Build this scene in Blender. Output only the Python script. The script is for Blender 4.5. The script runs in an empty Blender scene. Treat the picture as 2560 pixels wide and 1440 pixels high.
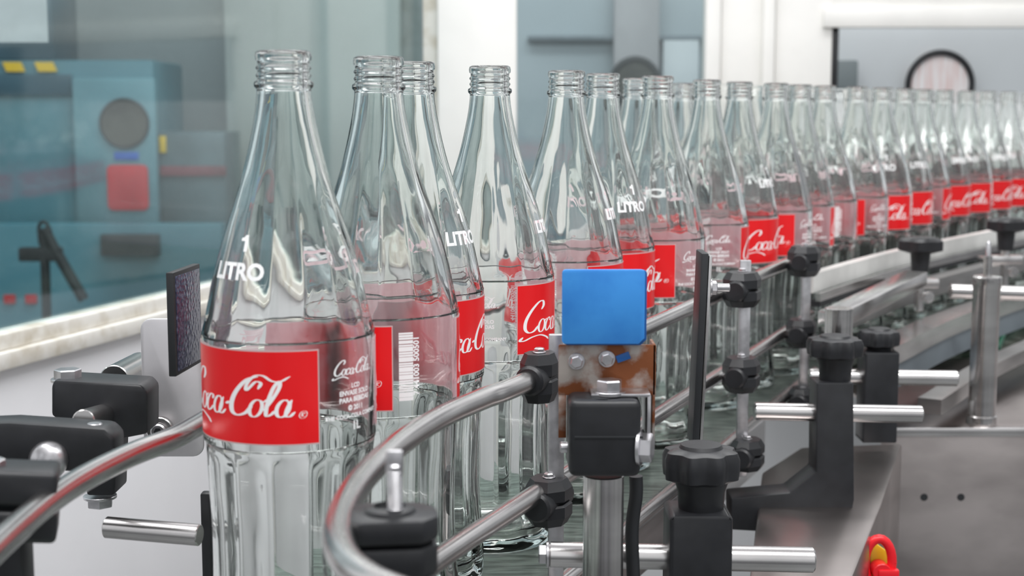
import bpy, bmesh, math, random
from mathutils import Vector, Matrix
random.seed(4)
PI=math.pi
C=bpy.context.scene.collection
S=0.01
F=3600.0; PITCH=math.atan(448/F); H=30.1
fw=Vector((0,math.cos(PITCH),-math.sin(PITCH))); up=Vector((0,math.sin(PITCH),math.cos(PITCH)))
def ray(px,py): return fw+Vector((1,0,0))*((px-1280)/F)-up*((py-720)/F)
def W(px,py,Y):
    d=ray(px,py); t=Y/d.y; return Vector((t*d.x,Y,H+t*d.z))
def PZ(px,py,z):
    d=ray(px,py); t=(z-H)/d.z; return Vector((t*d.x,t*d.y,z))
# ---------------------------------------------------------------- materials
def newmat(name):
    m=bpy.data.materials.new(name); m.use_nodes=True
    nt=m.node_tree; nt.nodes.clear(); return m,nt,nt.nodes,nt.links
def pbr(name,col,rough=.5,metal=0,noise=0,nscale=20,bump=0,stretch=None,col2=None,coat=0,lo=.38,hi=.6):
    m,nt,N,L=newmat(name)
    o=N.new('ShaderNodeOutputMaterial'); b=N.new('ShaderNodeBsdfPrincipled'); L.new(b.outputs[0],o.inputs[0])
    b.inputs['Base Color'].default_value=(*col,1); b.inputs['Roughness'].default_value=rough; b.inputs['Metallic'].default_value=metal
    b.inputs['Coat Weight'].default_value=coat
    tc=N.new('ShaderNodeTexCoord'); mp=N.new('ShaderNodeMapping'); L.new(tc.outputs['Object'],mp.inputs[0])
    if stretch: mp.inputs['Scale'].default_value=stretch
    n=N.new('ShaderNodeTexNoise'); n.inputs['Scale'].default_value=nscale; n.inputs['Detail'].default_value=5
    L.new(mp.outputs[0],n.inputs['Vector'])
    if noise or col2:
        r=N.new('ShaderNodeValToRGB'); c2=col2 if col2 else tuple(max(0,c*(1-noise)) for c in col)
        r.color_ramp.elements[0].position=lo; r.color_ramp.elements[0].color=(*c2,1)
        r.color_ramp.elements[1].position=hi; r.color_ramp.elements[1].color=(*col,1)
        L.new(n.outputs[0],r.inputs[0]); L.new(r.outputs[0],b.inputs['Base Color'])
    if bump:
        bp=N.new('ShaderNodeBump'); bp.inputs['Strength'].default_value=bump; bp.inputs['Distance'].default_value=.001
        L.new(n.outputs[0],bp.inputs['Height']); L.new(bp.outputs[0],b.inputs['Normal'])
    return m
def twoface(name,front,back,rough=.3):
    # printed ink: opaque from outside, light passing through it from outside shows on its back
    m,nt,N,L=newmat(name)
    o=N.new('ShaderNodeOutputMaterial'); g=N.new('ShaderNodeNewGeometry'); mx=N.new('ShaderNodeMixShader')
    b=N.new('ShaderNodeBsdfPrincipled'); b.inputs['Roughness'].default_value=rough; b.inputs['Base Color'].default_value=(*front,1)
    tr=N.new('ShaderNodeBsdfTranslucent'); tr.inputs[0].default_value=(*back,1)
    L.new(g.outputs['Backfacing'],mx.inputs[0]); L.new(b.outputs[0],mx.inputs[1]); L.new(tr.outputs[0],mx.inputs[2])
    L.new(mx.outputs[0],o.inputs[0]); return m
def glass_real():
    m,nt,N,L=newmat('clear_bottle_glass')
    o=N.new('ShaderNodeOutputMaterial'); g=N.new('ShaderNodeBsdfGlass'); g.inputs['IOR'].default_value=1.47
    g.inputs['Color'].default_value=(.982,.992,.986,1); g.inputs['Roughness'].default_value=0
    n=N.new('ShaderNodeTexNoise'); tc=N.new('ShaderNodeTexCoord'); mp=N.new('ShaderNodeMapping'); mp.inputs['Scale'].default_value=(1,1,.22)
    L.new(tc.outputs['Object'],mp.inputs[0]); L.new(mp.outputs[0],n.inputs['Vector']); n.inputs['Scale'].default_value=65; n.inputs['Detail'].default_value=1
    bp=N.new('ShaderNodeBump'); bp.inputs['Strength'].default_value=.34; bp.inputs['Distance'].default_value=.002
    L.new(n.outputs[0],bp.inputs['Height']); L.new(bp.outputs[0],g.inputs['Normal'])
    L.new(g.outputs[0],o.inputs[0]); return m
def glass_shell(name,ior,edge,mid,refl,base_r,bump,milk,pos,pe):
    # thin blown wall built as one surface: weak refraction at the rim, facing-dependent tint and reflection
    m,nt,N,L=newmat(name)
    o=N.new('ShaderNodeOutputMaterial'); lw=N.new('ShaderNodeLayerWeight'); lw.inputs[0].default_value=.5
    r=N.new('ShaderNodeValToRGB'); r.color_ramp.elements[0].position=pos; r.color_ramp.elements[0].color=(*mid,1)
    r.color_ramp.elements[1].position=pe; r.color_ramp.elements[1].color=(*edge,1)
    L.new(lw.outputs['Facing'],r.inputs[0])
    if ior:
        t=N.new('ShaderNodeBsdfRefraction'); t.inputs['IOR'].default_value=ior; t.inputs['Roughness'].default_value=0
    else: t=N.new('ShaderNodeBsdfTransparent')
    L.new(r.outputs[0],t.inputs[0]); base=t.outputs[0]
    if milk:
        d=N.new('ShaderNodeBsdfDiffuse'); d.inputs[0].default_value=(.88,.90,.88,1); tl=N.new('ShaderNodeBsdfTranslucent'); tl.inputs[0].default_value=(.88,.90,.88,1)
        m1=N.new('ShaderNodeMixShader'); m1.inputs[0].default_value=.5; L.new(d.outputs[0],m1.inputs[1]); L.new(tl.outputs[0],m1.inputs[2])
        m2=N.new('ShaderNodeMixShader'); m2.inputs[0].default_value=milk; L.new(base,m2.inputs[1]); L.new(m1.outputs[0],m2.inputs[2]); base=m2.outputs[0]
    g=N.new('ShaderNodeBsdfGlossy'); g.inputs['Roughness'].default_value=.05; g.inputs[0].default_value=(.97,1,.98,1)
    if bump:
        n=N.new('ShaderNodeTexNoise'); tc=N.new('ShaderNodeTexCoord'); mp=N.new('ShaderNodeMapping'); mp.inputs['Scale'].default_value=(1,1,.2)
        L.new(tc.outputs['Object'],mp.inputs[0]); L.new(mp.outputs[0],n.inputs['Vector']); n.inputs['Scale'].default_value=60; n.inputs['Detail'].default_value=1
        bp=N.new('ShaderNodeBump'); bp.inputs['Strength'].default_value=bump; bp.inputs['Distance'].default_value=.003
        L.new(n.outputs[0],bp.inputs['Height']); L.new(bp.outputs[0],g.inputs['Normal'])
        if ior: L.new(bp.outputs[0],t.inputs['Normal'])
    pw=N.new('ShaderNodeMath'); pw.operation='POWER'; pw.inputs[1].default_value=3.5; L.new(lw.outputs['Facing'],pw.inputs[0])
    mu=N.new('ShaderNodeMath'); mu.operation='MULTIPLY_ADD'; mu.use_clamp=True; mu.inputs[1].default_value=refl; mu.inputs[2].default_value=base_r
    L.new(pw.outputs[0],mu.inputs[0])
    mx=N.new('ShaderNodeMixShader'); L.new(mu.outputs[0],mx.inputs[0]); L.new(base,mx.inputs[1]); L.new(g.outputs[0],mx.inputs[2])
    L.new(mx.outputs[0],o.inputs[0]); return m
M={}
M['glass']=glass_real()
M['glass_thin']=glass_shell('far_bottle_glass',1.04,(.16,.21,.18),(.975,.985,.978),.7,.055,.4,.012,.5,.95)
M['pane']=glass_shell('window_glass',None,(.8,.9,.9),(.86,.92,.93),.3,.08,0,0,.35,.97)
M['red']=twoface('label_red',(.84,.008,.012),(.80,.48,.52))
M['rim']=twoface('label_border',(.62,.45,.45),(.8,.6,.62))
M['ink']=twoface('white_ink',(.98,.98,.98),(.98,.74,.78))
M['steel']=pbr('stainless_steel',(.72,.70,.69),.22,1,.3,8,.08,(1,1,4))
M['steelb']=pbr('brushed_steel',(.60,.58,.57),.33,1,.35,6,.1,(1,1,6))
M['steeld']=pbr('dull_worn_steel',(.47,.425,.41),.30,1,.35,6,.12,(1,1,2))
M['bolt']=pbr('zinc_bolt',(.74,.73,.75),.32,1,.35,60)
M['plastic']=pbr('black_plastic',(.018,.019,.022),.40,0,.3,60,.15)
M['rust']=pbr('rusty_zinc',(.40,.36,.33),.55,.5,0,48,.6,None,(.20,.062,.02),lo=.46,hi=.58)
M['blue']=pbr('blue_reflector_face',(.05,.31,.80),.45,0,.1,45,.15,None,(.035,.25,.72))
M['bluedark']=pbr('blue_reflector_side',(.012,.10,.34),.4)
M['white']=pbr('white_painted_panel',(.82,.82,.84),.45,0,.06,3,0)
M['cream']=pbr('cream_frame_paint',(.86,.85,.82),.45,0,.08,5,0)
M['dirty']=pbr('dirty_sill',(.78,.76,.71),.6,0,0,30,.1,None,(.56,.51,.42),lo=.3,hi=.55)
M['guide']=pbr('white_plastic_guide',(.78,.78,.75),.4,0,.25,12)
M['belt']=pbr('conveyor_chain_steel',(.26,.31,.275),.3,.5,.6,30,.3,(1,6,1))
M['floor']=pbr('floor_concrete',(.25,.26,.26),.5,0,.3,4)
M['teal']=pbr('teal_machine_paint',(.075,.22,.27),.4,0,.4,2)
M['teall']=pbr('pale_teal_panel',(.15,.32,.37),.4,0,.3,3)
M['tealg']=pbr('teal_grey_panel',(.12,.18,.20),.4,0,.4,5)
M['navy']=pbr('deep_teal_cover',(.03,.10,.14),.4,0,.4,3)
M['grey']=pbr('grey_green_wall',(.24,.28,.29),.5,0,.2,2)
M['greym']=pbr('blue_grey_wall',(.44,.50,.53),.5,0,.12,2)
M['greyl']=pbr('light_grey_wall',(.66,.70,.72),.5,0,.08,2)
M['dark']=pbr('dark_rubber',(.02,.022,.025),.5,0,.2,30)
M['bar']=pbr('grey_bar_paint',(.22,.26,.29),.5,0,.2,9)
M['hole']=pbr('dim_porthole',(.10,.095,.08),.3,0,.5,14)
M['redp']=pbr('red_sign',(.60,.010,.02),.4,0,.2,9)
M['redd']=pbr('dull_red_stripe',(.28,.08,.10),.5,0,.5,6)
M['redw']=pbr('red_plastic',(.8,.01,.02),.3)
M['yel']=pbr('yellow_plastic',(.85,.55,.02),.4)
M['bluel']=pbr('blue_sticker',(.02,.12,.5),.4)
M['paper']=pbr('paper_notice',(.62,.65,.66),.6,0,.08,30)
M['pink']=pbr('bright_pinkish_room',(.85,.68,.66),.6,0,0,18,0,(6,1,.4),(.95,.93,.93))
M['brown']=pbr('brownish_column',(.38,.37,.38),.5,0,.15,5)
M['lane']=pbr('lane_painted_reflections',(.28,.33,.28),.2,.3,0,38,.8,None,(.05,.08,.055))  # green and near-black mottle puts greenish bottle reflections into the lane colour
M['green']=pbr('green_cable',(.02,.25,.14),.4)
def honey():
    m,nt,N,L=newmat('honeycomb_reflector')
    o=N.new('ShaderNodeOutputMaterial'); b=N.new('ShaderNodeBsdfPrincipled'); v=N.new('ShaderNodeTexVoronoi'); v.inputs['Scale'].default_value=330
    tc=N.new('ShaderNodeTexCoord'); L.new(tc.outputs['Object'],v.inputs['Vector'])
    r=N.new('ShaderNodeValToRGB'); r.color_ramp.elements[0].color=(.15,.16,.24,1); r.color_ramp.elements[1].color=(.05,.05,.10,1); r.color_ramp.elements[1].position=.6
    L.new(v.outputs['Distance'],r.inputs[0]); L.new(r.outputs[0],b.inputs['Base Color']); b.inputs['Roughness'].default_value=.12; b.inputs['Metallic'].default_value=.5
    bp=N.new('ShaderNodeBump'); bp.inputs['Strength'].default_value=.25; bp.inputs['Distance'].default_value=.002; L.new(v.outputs['Distance'],bp.inputs['Height']); L.new(bp.outputs[0],b.inputs['Normal'])
    L.new(b.outputs[0],o.inputs[0]); return m
M['honey']=honey()
# ---------------------------------------------------------------- mesh builder (cm)
def catmull(P,n=8):
    P=[Vector(p) for p in P]
    out=[]
    for i in range(len(P)-1):
        p0=P[i-1] if i>0 else P[i]*2-P[i+1]; p1=P[i]; p2=P[i+1]; p3=P[i+2] if i+2<len(P) else P[i+1]*2-P[i]
        for k in range(n):
            t=k/n
            out.append(.5*((2*p1)+(p2-p0)*t+(2*p0-5*p1+4*p2-p3)*t*t+(3*p1-p0-3*p2+p3)*t**3))
    out.append(P[-1]); return out
def align(d):
    return Vector(d).normalized().to_track_quat('Z','Y').to_matrix().to_4x4()
class MB:
    def __init__(s): s.v=[];s.f=[];s.m=[];s.recalc=True
    def add(s,vs,fs,mi=0):
        b=len(s.v); s.v+= [Vector(v) for v in vs]; s.f+=[tuple(b+i for i in f) for f in fs]; s.m+=[mi]*len(fs); return s
    def box(s,c,size,rot=(0,0,0),bev=.08,mi=0,seg=2):
        bm=bmesh.new(); bmesh.ops.create_cube(bm,size=1)
        for v in bm.verts: v.co=Vector((v.co.x*size[0],v.co.y*size[1],v.co.z*size[2]))
        b=min(bev,min(size)*.3)
        if b>0: bmesh.ops.bevel(bm,geom=bm.edges[:],offset=b,segments=seg,affect='EDGES',profile=.5)
        R=Matrix.Translation(Vector(c))@(rot if isinstance(rot,Matrix) else (Matrix.Rotation(rot[2],4,'Z')@Matrix.Rotation(rot[1],4,'Y')@Matrix.Rotation(rot[0],4,'X')))
        bm.transform(R); bm.verts.index_update()
        s.add([v.co.copy() for v in bm.verts],[[v.index for v in f.verts] for f in bm.faces],mi); bm.free(); return s
    def lathe(s,prof,Mx=Matrix(),seg=32,mod=None,mi=0,phase=0):
        vs=[];fs=[];rings=[]
        for (r,z) in prof:
            if r<1e-5:
                rings.append([len(vs)]); vs.append(Mx@Vector((0,0,z)))
            else:
                ring=[]
                for k in range(seg):
                    a=2*PI*k/seg+phase; rr=r if mod is None else mod(r,z,a)
                    ring.append(len(vs)); vs.append(Mx@Vector((rr*math.cos(a),rr*math.sin(a),z)))
                rings.append(ring)
        for a,b in zip(rings[:-1],rings[1:]):
            if len(a)==1 and len(b)==1: continue
            for k in range(seg):
                k2=(k+1)%seg
                if len(a)==1: fs.append((a[0],b[k],b[k2]))
                elif len(b)==1: fs.append((a[k],b[0],a[k2]))
                else: fs.append((a[k],b[k],b[k2],a[k2]))
        return s.add(vs,fs,mi)
    def cyl(s,p0,p1,r,r2=None,seg=28,bev=.06,mi=0,phase=0):
        p0=Vector(p0);p1=Vector(p1);r2=r if r2 is None else r2; h=(p1-p0).length; b=min(bev,h*.3,r*.4)
        Mx=Matrix.Translation(p0)@align(p1-p0)
        return s.lathe([(0,0),(r-b,0),(r,b),(r2,h-b),(r2-b,h),(0,h)],Mx,seg,None,mi,phase)
    def tube(s,pts,r,seg=20,n=8,smooth=True,mi=0):
        P=catmull(pts,n) if smooth else [Vector(p) for p in pts]
        vs=[];fs=[]; T0=(P[1]-P[0]).normalized(); nrm=T0.orthogonal().normalized()
        for i,p in enumerate(P):
            T=(P[min(i+1,len(P)-1)]-P[max(i-1,0)]).normalized()
            nrm=(nrm-T*nrm.dot(T)).normalized(); bn=T.cross(nrm)
            for k in range(seg):
                a=2*PI*k/seg; vs.append(p+(nrm*math.cos(a)+bn*math.sin(a))*r)
        for i in range(len(P)-1):
            for k in range(seg):
                fs.append((i*seg+k,i*seg+(k+1)%seg,(i+1)*seg+(k+1)%seg,(i+1)*seg+k))
        fs.append(tuple(range(seg))[::-1]); fs.append(tuple((len(P)-1)*seg+k for k in range(seg)))
        return s.add(vs,fs,mi)
    def prism(s,poly,ext,bev=.1,mi=0):
        bm=bmesh.new(); e=Vector(ext)
        a=[bm.verts.new(Vector(p)) for p in poly]; f=bm.faces.new(a)
        r=bmesh.ops.extrude_face_region(bm,geom=[f]); 
        for g in r['geom']:
            if isinstance(g,bmesh.types.BMVert): g.co+=e
        bmesh.ops.recalc_face_normals(bm,faces=bm.faces[:])
        if bev>0:
            ed=[x for x in bm.edges if len(x.link_faces)==2 and x.calc_face_angle(0)>.3]
            bmesh.ops.bevel(bm,geom=ed,offset=bev,segments=2,affect='EDGES',profile=.5)
        bm.verts.index_update()
        s.add([v.co.copy() for v in bm.verts],[[v.index for v in f.verts] for f in bm.faces],mi); bm.free(); return s
    def sweep(s,pts,w,z0,z1,n=8,mi=0):   # flat strip of width w following pts in plan
        P=catmull([(p[0],p[1],0) for p in pts],n); vs=[];fs=[]
        for i,p in enumerate(P):
            T=(P[min(i+1,len(P)-1)]-P[max(i-1,0)]).normalized(); nn=Vector((T.y,-T.x,0))
            for (o,z) in ((-w/2,z0),(w/2,z0),(w/2,z1),(-w/2,z1)): vs.append(Vector((p.x,p.y,z))+nn*o)
        for i in range(len(P)-1):
            for k in range(4): fs.append((i*4+k,i*4+(k+1)%4,(i+1)*4+(k+1)%4,(i+1)*4+k))
        fs.append((3,2,1,0)); q=(len(P)-1)*4; fs.append((q,q+1,q+2,q+3))
        return s.add(vs,fs,mi)
    def build(s,name,mat,parent=None,origin=None,ang=38):
        mats=mat if isinstance(mat,(list,tuple)) else [mat]
        if parent is not None and origin is None: org=absloc(parent)
        elif origin is not None: org=Vector(origin)
        else:
            org=Vector(((min(v.x for v in s.v)+max(v.x for v in s.v))/2,(min(v.y for v in s.v)+max(v.y for v in s.v))/2,min(v.z for v in s.v)))
        me=bpy.data.meshes.new(name); me.from_pydata([(v-org)*S for v in s.v],[],s.f)
        for x in mats: me.materials.append(x)
        me.polygons.foreach_set('material_index',s.m)
        if s.recalc:
            bm=bmesh.new(); bm.from_mesh(me); bmesh.ops.recalc_face_normals(bm,faces=bm.faces[:]); bm.to_mesh(me); bm.free()
        me.polygons.foreach_set('use_smooth',[True]*len(me.polygons)); me.set_sharp_from_angle(angle=math.radians(ang)); me.update()
        o=bpy.data.objects.new(name,me); C.objects.link(o)
        if parent is not None: o.parent=parent; o.location=(org-absloc(parent))*S
        else: o.location=org*S
        ABS[o.name]=org.copy()
        return o
ABS={}
def absloc(o): return ABS[o.name]
def thing(name,loc,label,cat,group=None):
    o=bpy.data.objects.new(name,None); C.objects.link(o); o.location=Vector(loc)*S; ABS[o.name]=Vector(loc); o.empty_display_size=.01
    return tag(o,label,cat,group)
def tag(o,label,cat,group=None):
    o['label']=label;o['category']=cat
    if group:o['group']=group
    return o
def struct(o): o['kind']='structure'; return o
def hexbolt(mb,p,d,r,h,washer=True,mi=0):
    p=Vector(p);d=Vector(d).normalized()
    if washer: mb.cyl(p,p+d*h*.25,r*1.25,bev=.02,mi=mi)
    mb.cyl(p+d*h*.2,p+d*h,r,seg=6,bev=.06,mi=mi,phase=.3)
# ---------------------------------------------------------------- bottle
ctrl=[(0,4.0),(.25,4.3),(1.5,4.4),(3,4.32),(6,4.14),(9,4.14),(11,4.26),(12.7,4.32),(13.1,4.34),(13.4,4.41),(13.8,4.42),(18.4,4.42),(18.7,4.41),(19.0,4.36),(19.4,4.27),(20.4,4.06),(21.4,3.85),(22.4,3.6),(23.4,3.3),(24.4,2.97),(25.4,2.62),(26.9,2.16),(28.2,1.83),(29.5,1.56),(30.3,1.43),(30.9,1.37),(31.1,1.38)]
def Rz(z):
    if z<=ctrl[0][0]: return ctrl[0][1]
    for (a,ra),(b,rb) in zip(ctrl[:-1],ctrl[1:]):
        if z<=b: return ra+(rb-ra)*(z-a)/(b-a)
    return ctrl[-1][1]
outer=[(3.2,.12),(3.7,0),(4.0,.06)]
sm=catmull([(r,z_,0) for z_,r in ctrl[1:]],4)
outer+= [(p.x,p.y) for p in sm]
outer+= [(1.48,31.2),(1.5,31.32),(1.48,31.44),(1.33,31.52),(1.31,31.62),(1.39,31.72),(1.39,31.8),(1.31,31.9),(1.31,32.02),(1.39,32.1),(1.39,32.18),(1.31,32.28),(1.31,32.45),(1.4,32.55),(1.42,32.75),(1.38,32.92),(1.25,33.0),(1.05,32.95)]
inner=[(1.0,32.7),(1.0,31.2)]+[(max(.98,Rz(zz)-.34),zz) for zz in (30.5,29.5,28.2,26.9,25.4,24.4,23.4,22.4,21.4,20.4,19.3,18.3,16,13.5,12,10,8,6,4,2)]+[(3.7,1.2),(2.8,.75),(1.2,.95),(0,1.1)]
def flute(r,z,a):
    amp=0
    if .8<z<13.0: amp=.14*min(1,(z-.8)/1.2,(13.0-z)/.6)
    elif 19.0<z<27: amp=.06*min(1,(z-19.0)/.6,(27-z)/3)
    return r-amp*(1-abs(math.cos(a*7)))*1.2
def bottle_mesh(real):
    mb=MB(); seg=112 if real else 64
    if real:
        no=len(outer)
        full=[(0,.5),(2.6,.35)]+outer+inner
        flags=[False]*2+[True]*no+[False]*len(inner)
        vs=[];fs=[];rings=[]
        for (r,z),fl in zip(full,flags):
            if r<1e-5: rings.append([len(vs)]); vs.append((0,0,z)); continue
            ring=[]
            for k in range(seg):
                a=2*PI*k/seg; rr=flute(r,z,a) if fl else r
                ring.append(len(vs)); vs.append((rr*math.cos(a),rr*math.sin(a),z))
            rings.append(ring)
        for a,b in zip(rings[:-1],rings[1:]):
            for k in range(seg):
                k2=(k+1)%seg
                if len(a)==1: fs.append((a[0],b[k],b[k2]))
                elif len(b)==1: fs.append((a[k],b[0],a[k2]))
                else: fs.append((a[k],b[k],b[k2],a[k2]))
        mb.add(vs,fs)
    else:
        mb.lathe([(0,.5),(2.6,.35)]+outer,Matrix(),seg,flute)
    return mb
def wrapv(u,v,off,R=None):
    r=Rz(v)+off; th=u/Rz(v) if R is None else u/R
    return Vector((r*math.sin(th),-r*math.cos(th),v))
def strokes_to(mb,strokes,sc,u0,v0,off,thick=2.7,thin=.8,slant=.28,mi=0,R=None):
    for st in strokes:
        pts,k=st[0],(st[1] if len(st)>1 else 1)
        P=catmull([(p[0],p[1],0) for p in pts],7); n=len(P); L=[];Rr=[]
        for i,p in enumerate(P):
            T=(P[min(i+1,n-1)]-P[max(i-1,0)]); T=T.normalized() if T.length>0 else Vector((1,0,0))
            w=(thin+(thick-thin)*abs(T.y)**1.5)*k
            e=min(i,n-1-i)/3.0
            w*=min(1,.35+.65*e)
            nn=Vector((-T.y,T.x,0))*w/2
            L.append(p+nn);Rr.append(p-nn)
        vs=[]
        for a,b in zip(L,Rr):
            for q in (a,b): vs.append(wrapv(u0+(q.x+slant*q.y)*sc,v0+q.y*sc,off,R))
        mb.add(vs,[(2*i,2*i+1,2*i+3,2*i+2) for i in range(n-1)],mi)
def oval(cx,cy,rx,ry,a0=60,a1=420,n=14):
    return [(cx+rx*math.cos(math.radians(a0+(a1-a0)*i/n)),cy+ry*math.sin(math.radians(a0+(a1-a0)*i/n))) for i in range(n+1)]
LOGO=[
 ([(17,22),(19.5,26),(17,30),(11,29),(4,22),(0,13),(1,5),(6,1),(12,2),(17,7)],1.35),
 ([(1,-3),(-1.5,-6),(3,-6.5),(12,-3.5),(22,-2.5),(32,-5),(38,-8)],1.3),
 (oval(22,6.5,4.4,6,70,430),1),
 ([(23,12.5),(26,11),(29,12.5)],.9),
 ([(36,9.5),(35.5,12),(32.5,12.6),(29.3,9),(28.8,4),(31.5,.8),(35,2),(38,5)],1.05),
 (oval(43,6.5,4.2,6,60,420),1),
 ([(47.5,12.5),(46,6),(46.4,1.6),(49,1),(52,4)],1.05),
 ([(50.5,8.5),(54.5,9.5)],2.2),
 ([(74,20),(75,24),(71,25),(66,19),(65,23),(69,29),(75,29.5),(82,26),(88,25.5),(94,29)],1.0),
 ([(72,29),(64,26),(58,18),(56,10),(58,3.5),(63,1),(69,3),(73,8)],1.45),
 (oval(76,6.5,4.4,6,70,430),1),
 ([(77,12.5),(80,11),(84,14)],.8),
 ([(82,5),(86,13),(88.5,21),(87.5,25.5),(85,22),(83.6,14),(83.6,6),(85,1.4),(88,2.5),(90,5)],1.05),
 (oval(95,6.5,4.2,6,60,420),1),
 ([(99.5,12.5),(98,6),(98.4,1.6),(101,1),(104,4)],1.05),
 (oval(110,1.8,2.6,2.6,0,360),.22),([(109.2,.2),(109.2,3.2),(110.9,2.9),(109.4,1.8),(111,.3)],.25)]
def text_geo(s,size,off=.012):
    cu=bpy.data.curves.new('t','FONT'); cu.body=s; cu.size=size; cu.align_x='CENTER'; cu.align_y='CENTER'; cu.offset=off*size; cu.resolution_u=3
    o=bpy.data.objects.new('t',cu); C.objects.link(o); bpy.context.view_layer.update()
    me=bpy.data.meshes.new_from_object(o.evaluated_get(bpy.context.evaluated_depsgraph_get()))
    vs=[v.co.copy() for v in me.vertices]; fs=[tuple(p.vertices) for p in me.polygons]
    bpy.data.objects.remove(o); bpy.data.curves.remove(cu); bpy.data.meshes.remove(me); return vs,fs
def wrap_text(mb,s,size,u0,v0,off=.05,rot=False,R=None,th=.012,mi=0):
    vs,fs=text_geo(s,size,th)
    out=[]
    for v in vs:
        x,y=(v.x,v.y) if not rot else (-v.y,v.x)
        out.append(wrapv(u0+x,v0+y,off,R))
    mb.add(out,fs,mi)
def band(mb,u0,u1,v0,v1,off,n=40,mi=0):
    vs=[];
    for i in range(n+1):
        u=u0+(u1-u0)*i/n
        vs+=[wrapv(u,v0,off,4.42),wrapv(u,v1,off,4.42)]
    mb.add(vs,[(2*i,2*i+2,2*i+3,2*i+1) for i in range(n)],mi)
HALF=4.42*math.radians(58)
def shift(mb,c):
    a=c/4.42; Rm=Matrix.Rotation(a,4,'Z'); mb.v=[Rm@v for v in mb.v]; return mb
def mk(mb,name,mats):
    me=bpy.data.meshes.new(name); me.from_pydata([v*S for v in mb.v],[],mb.f)
    for x in mats: me.materials.append(x)
    me.polygons.foreach_set('material_index',mb.m); me.update()
    bm=bmesh.new(); bm.from_mesh(me)
    for f in bm.faces:
        c=f.calc_center_median(); 
        if f.normal.dot(Vector((c.x,c.y,0)))<0: f.normal_flip()
    bm.to_mesh(me); bm.free()
    me.polygons.foreach_set('use_smooth',[True]*len(me.polygons)); return me
def label_mesh(c):
    mb=MB(); band(mb,-HALF,HALF,13.82,18.4,.035); 
    n=.06
    for (a,b,v0,v1) in ((-HALF-n,HALF+n,13.75,13.82),(-HALF-n,HALF+n,18.4,18.47)): band(mb,a,b,v0,v1,.035,40,1)
    for (a,b) in ((-HALF-n,-HALF),(HALF,HALF+n)): band(mb,a,b,13.82,18.4,.035,1,1)
    shift(mb,c); return mk(mb,'label',[M['red'],M['rim']])
def logo_mesh(c):
    mb=MB(); strokes_to(mb,LOGO,.0705,-4.08,15.15,.055,R=4.42,thick=2.8,thin=.7); shift(mb,c); return mk(mb,'logo_lettering',[M['ink']])
def litro_mesh(c):
    mb=MB(); wrap_text(mb,'LITRO',1.12,-.1,22.15,.08,R=3.68,th=.035)
    for (x0,x1,z0,z1) in ((.12,.30,23.15,23.95),): 
        vs=[wrapv(x,z,.08,3.2) for z in (z0,(z0+z1)/2,z1) for x in (x0,x1)]; mb.add(vs,[(0,1,3,2),(2,3,5,4)])
    vs=[wrapv(x,z,.08,3.2) for x,z in ((-.10,23.66),(-.10,23.80),(.06,23.84),(.14,23.95),(.14,23.66))]; mb.add(vs,[(0,1,2,3,4)])
    shift(mb,c); return mk(mb,'volume_marking',[M['ink']])
def fine_mesh():
    mb=MB(); strokes_to(mb,LOGO,.025,-1.4,17.0,.04,thick=3.0,thin=1.4,R=4.42)
    for s,v,sz in (('LCD',16.42,.32),('ENVASE SOLO',16.07,.34),('PARA BEBIDAS',15.72,.34),('© 2011',15.3,.36),('THE COCA-COLA COMPANY',14.9,.29),('1L',14.38,.6)):
        wrap_text(mb,s,sz,0,v,.04,R=4.42,th=.035)
    shift(mb,4.42*math.radians(87)); return mk(mb,'fine_print',[M['ink']])
def bar_mesh():
    mb=MB(); v=14.3; rnd=random.Random(7)
    while v<18.0:
        h=rnd.choice((.1,.12,.18,.26)); band(mb,-.55,.26,v,v+h,.04,4); v+=h+rnd.choice((.022,.028,.045))
    wrap_text(mb,'7 441003 500501',.46,.46,16.2,.04,rot=True,R=4.42,th=.03)
    shift(mb,-4.42*math.radians(110)); return mk(mb,'barcode',[M['ink']])
ME={}
ME['label']=(label_mesh(0),label_mesh(4.42*PI)); ME['logo']=(logo_mesh(0),logo_mesh(4.42*PI)); ME['litro']=(litro_mesh(0),litro_mesh(4.42*PI))
ME['fine']=fine_mesh(); ME['bar']=bar_mesh()
def body_me(real):
    mb=bottle_mesh(real); me=bpy.data.meshes.new('glass_body'); me.from_pydata([Vector(v)*S for v in mb.v],[],mb.f)
    me.materials.append(M['glass'] if real else M['glass_thin'])
    bm=bmesh.new(); bm.from_mesh(me); bmesh.ops.recalc_face_normals(bm,faces=bm.faces[:]); bm.to_mesh(me); bm.free()
    me.polygons.foreach_set('use_smooth',[True]*len(me.polygons)); return me
ME['real']=body_me(True); ME['thin']=body_me(False)
def bottle(X,Y,rot,real,label):
    t=thing('glass_bottle',(X,Y,0),label,'bottle','empty litre bottles on the conveyor')
    thc=math.atan2(-X,Y); t.rotation_euler.z=math.radians(rot)+thc
    def ch(n,me,p):
        o=bpy.data.objects.new(n,me); C.objects.link(o); o.parent=p; return o
    ch('glass_body',ME['real' if real else 'thin'],t)
    for i in (0,1):
        l=ch('label',ME['label'][i],t); ch('logo_lettering',ME['logo'][i],l); ch('volume_marking',ME['litro'][i],t)
    ch('fine_print',ME['fine'],t); ch('barcode',ME['bar'],t)
    return t
BL=[(-11.5,73.3,-40),(-7.45,81.3,129),(-6.2,90.6,57),(-1.5,98.9,262),(4.15,110.8,80),(7.5,120,45),(12.9,128.6,-36),(11.9,138.5,20),(19.5,145.5,-68),(19.3,165.5,150),(24.5,156.5,63),(29.9,164.5,-26),(34.6,174.5,-60),(39.3,182.7,136),(45.4,191,-40),(50.9,199.5,10),(56.3,208.3,42),(61.5,217,-75),(67,225,47),(72.9,232.5,10),(78.6,240,42),(84.6,247.3,0),(90.8,254.5,30),(97,261.5,0),(103.2,268.5,60)]
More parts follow.
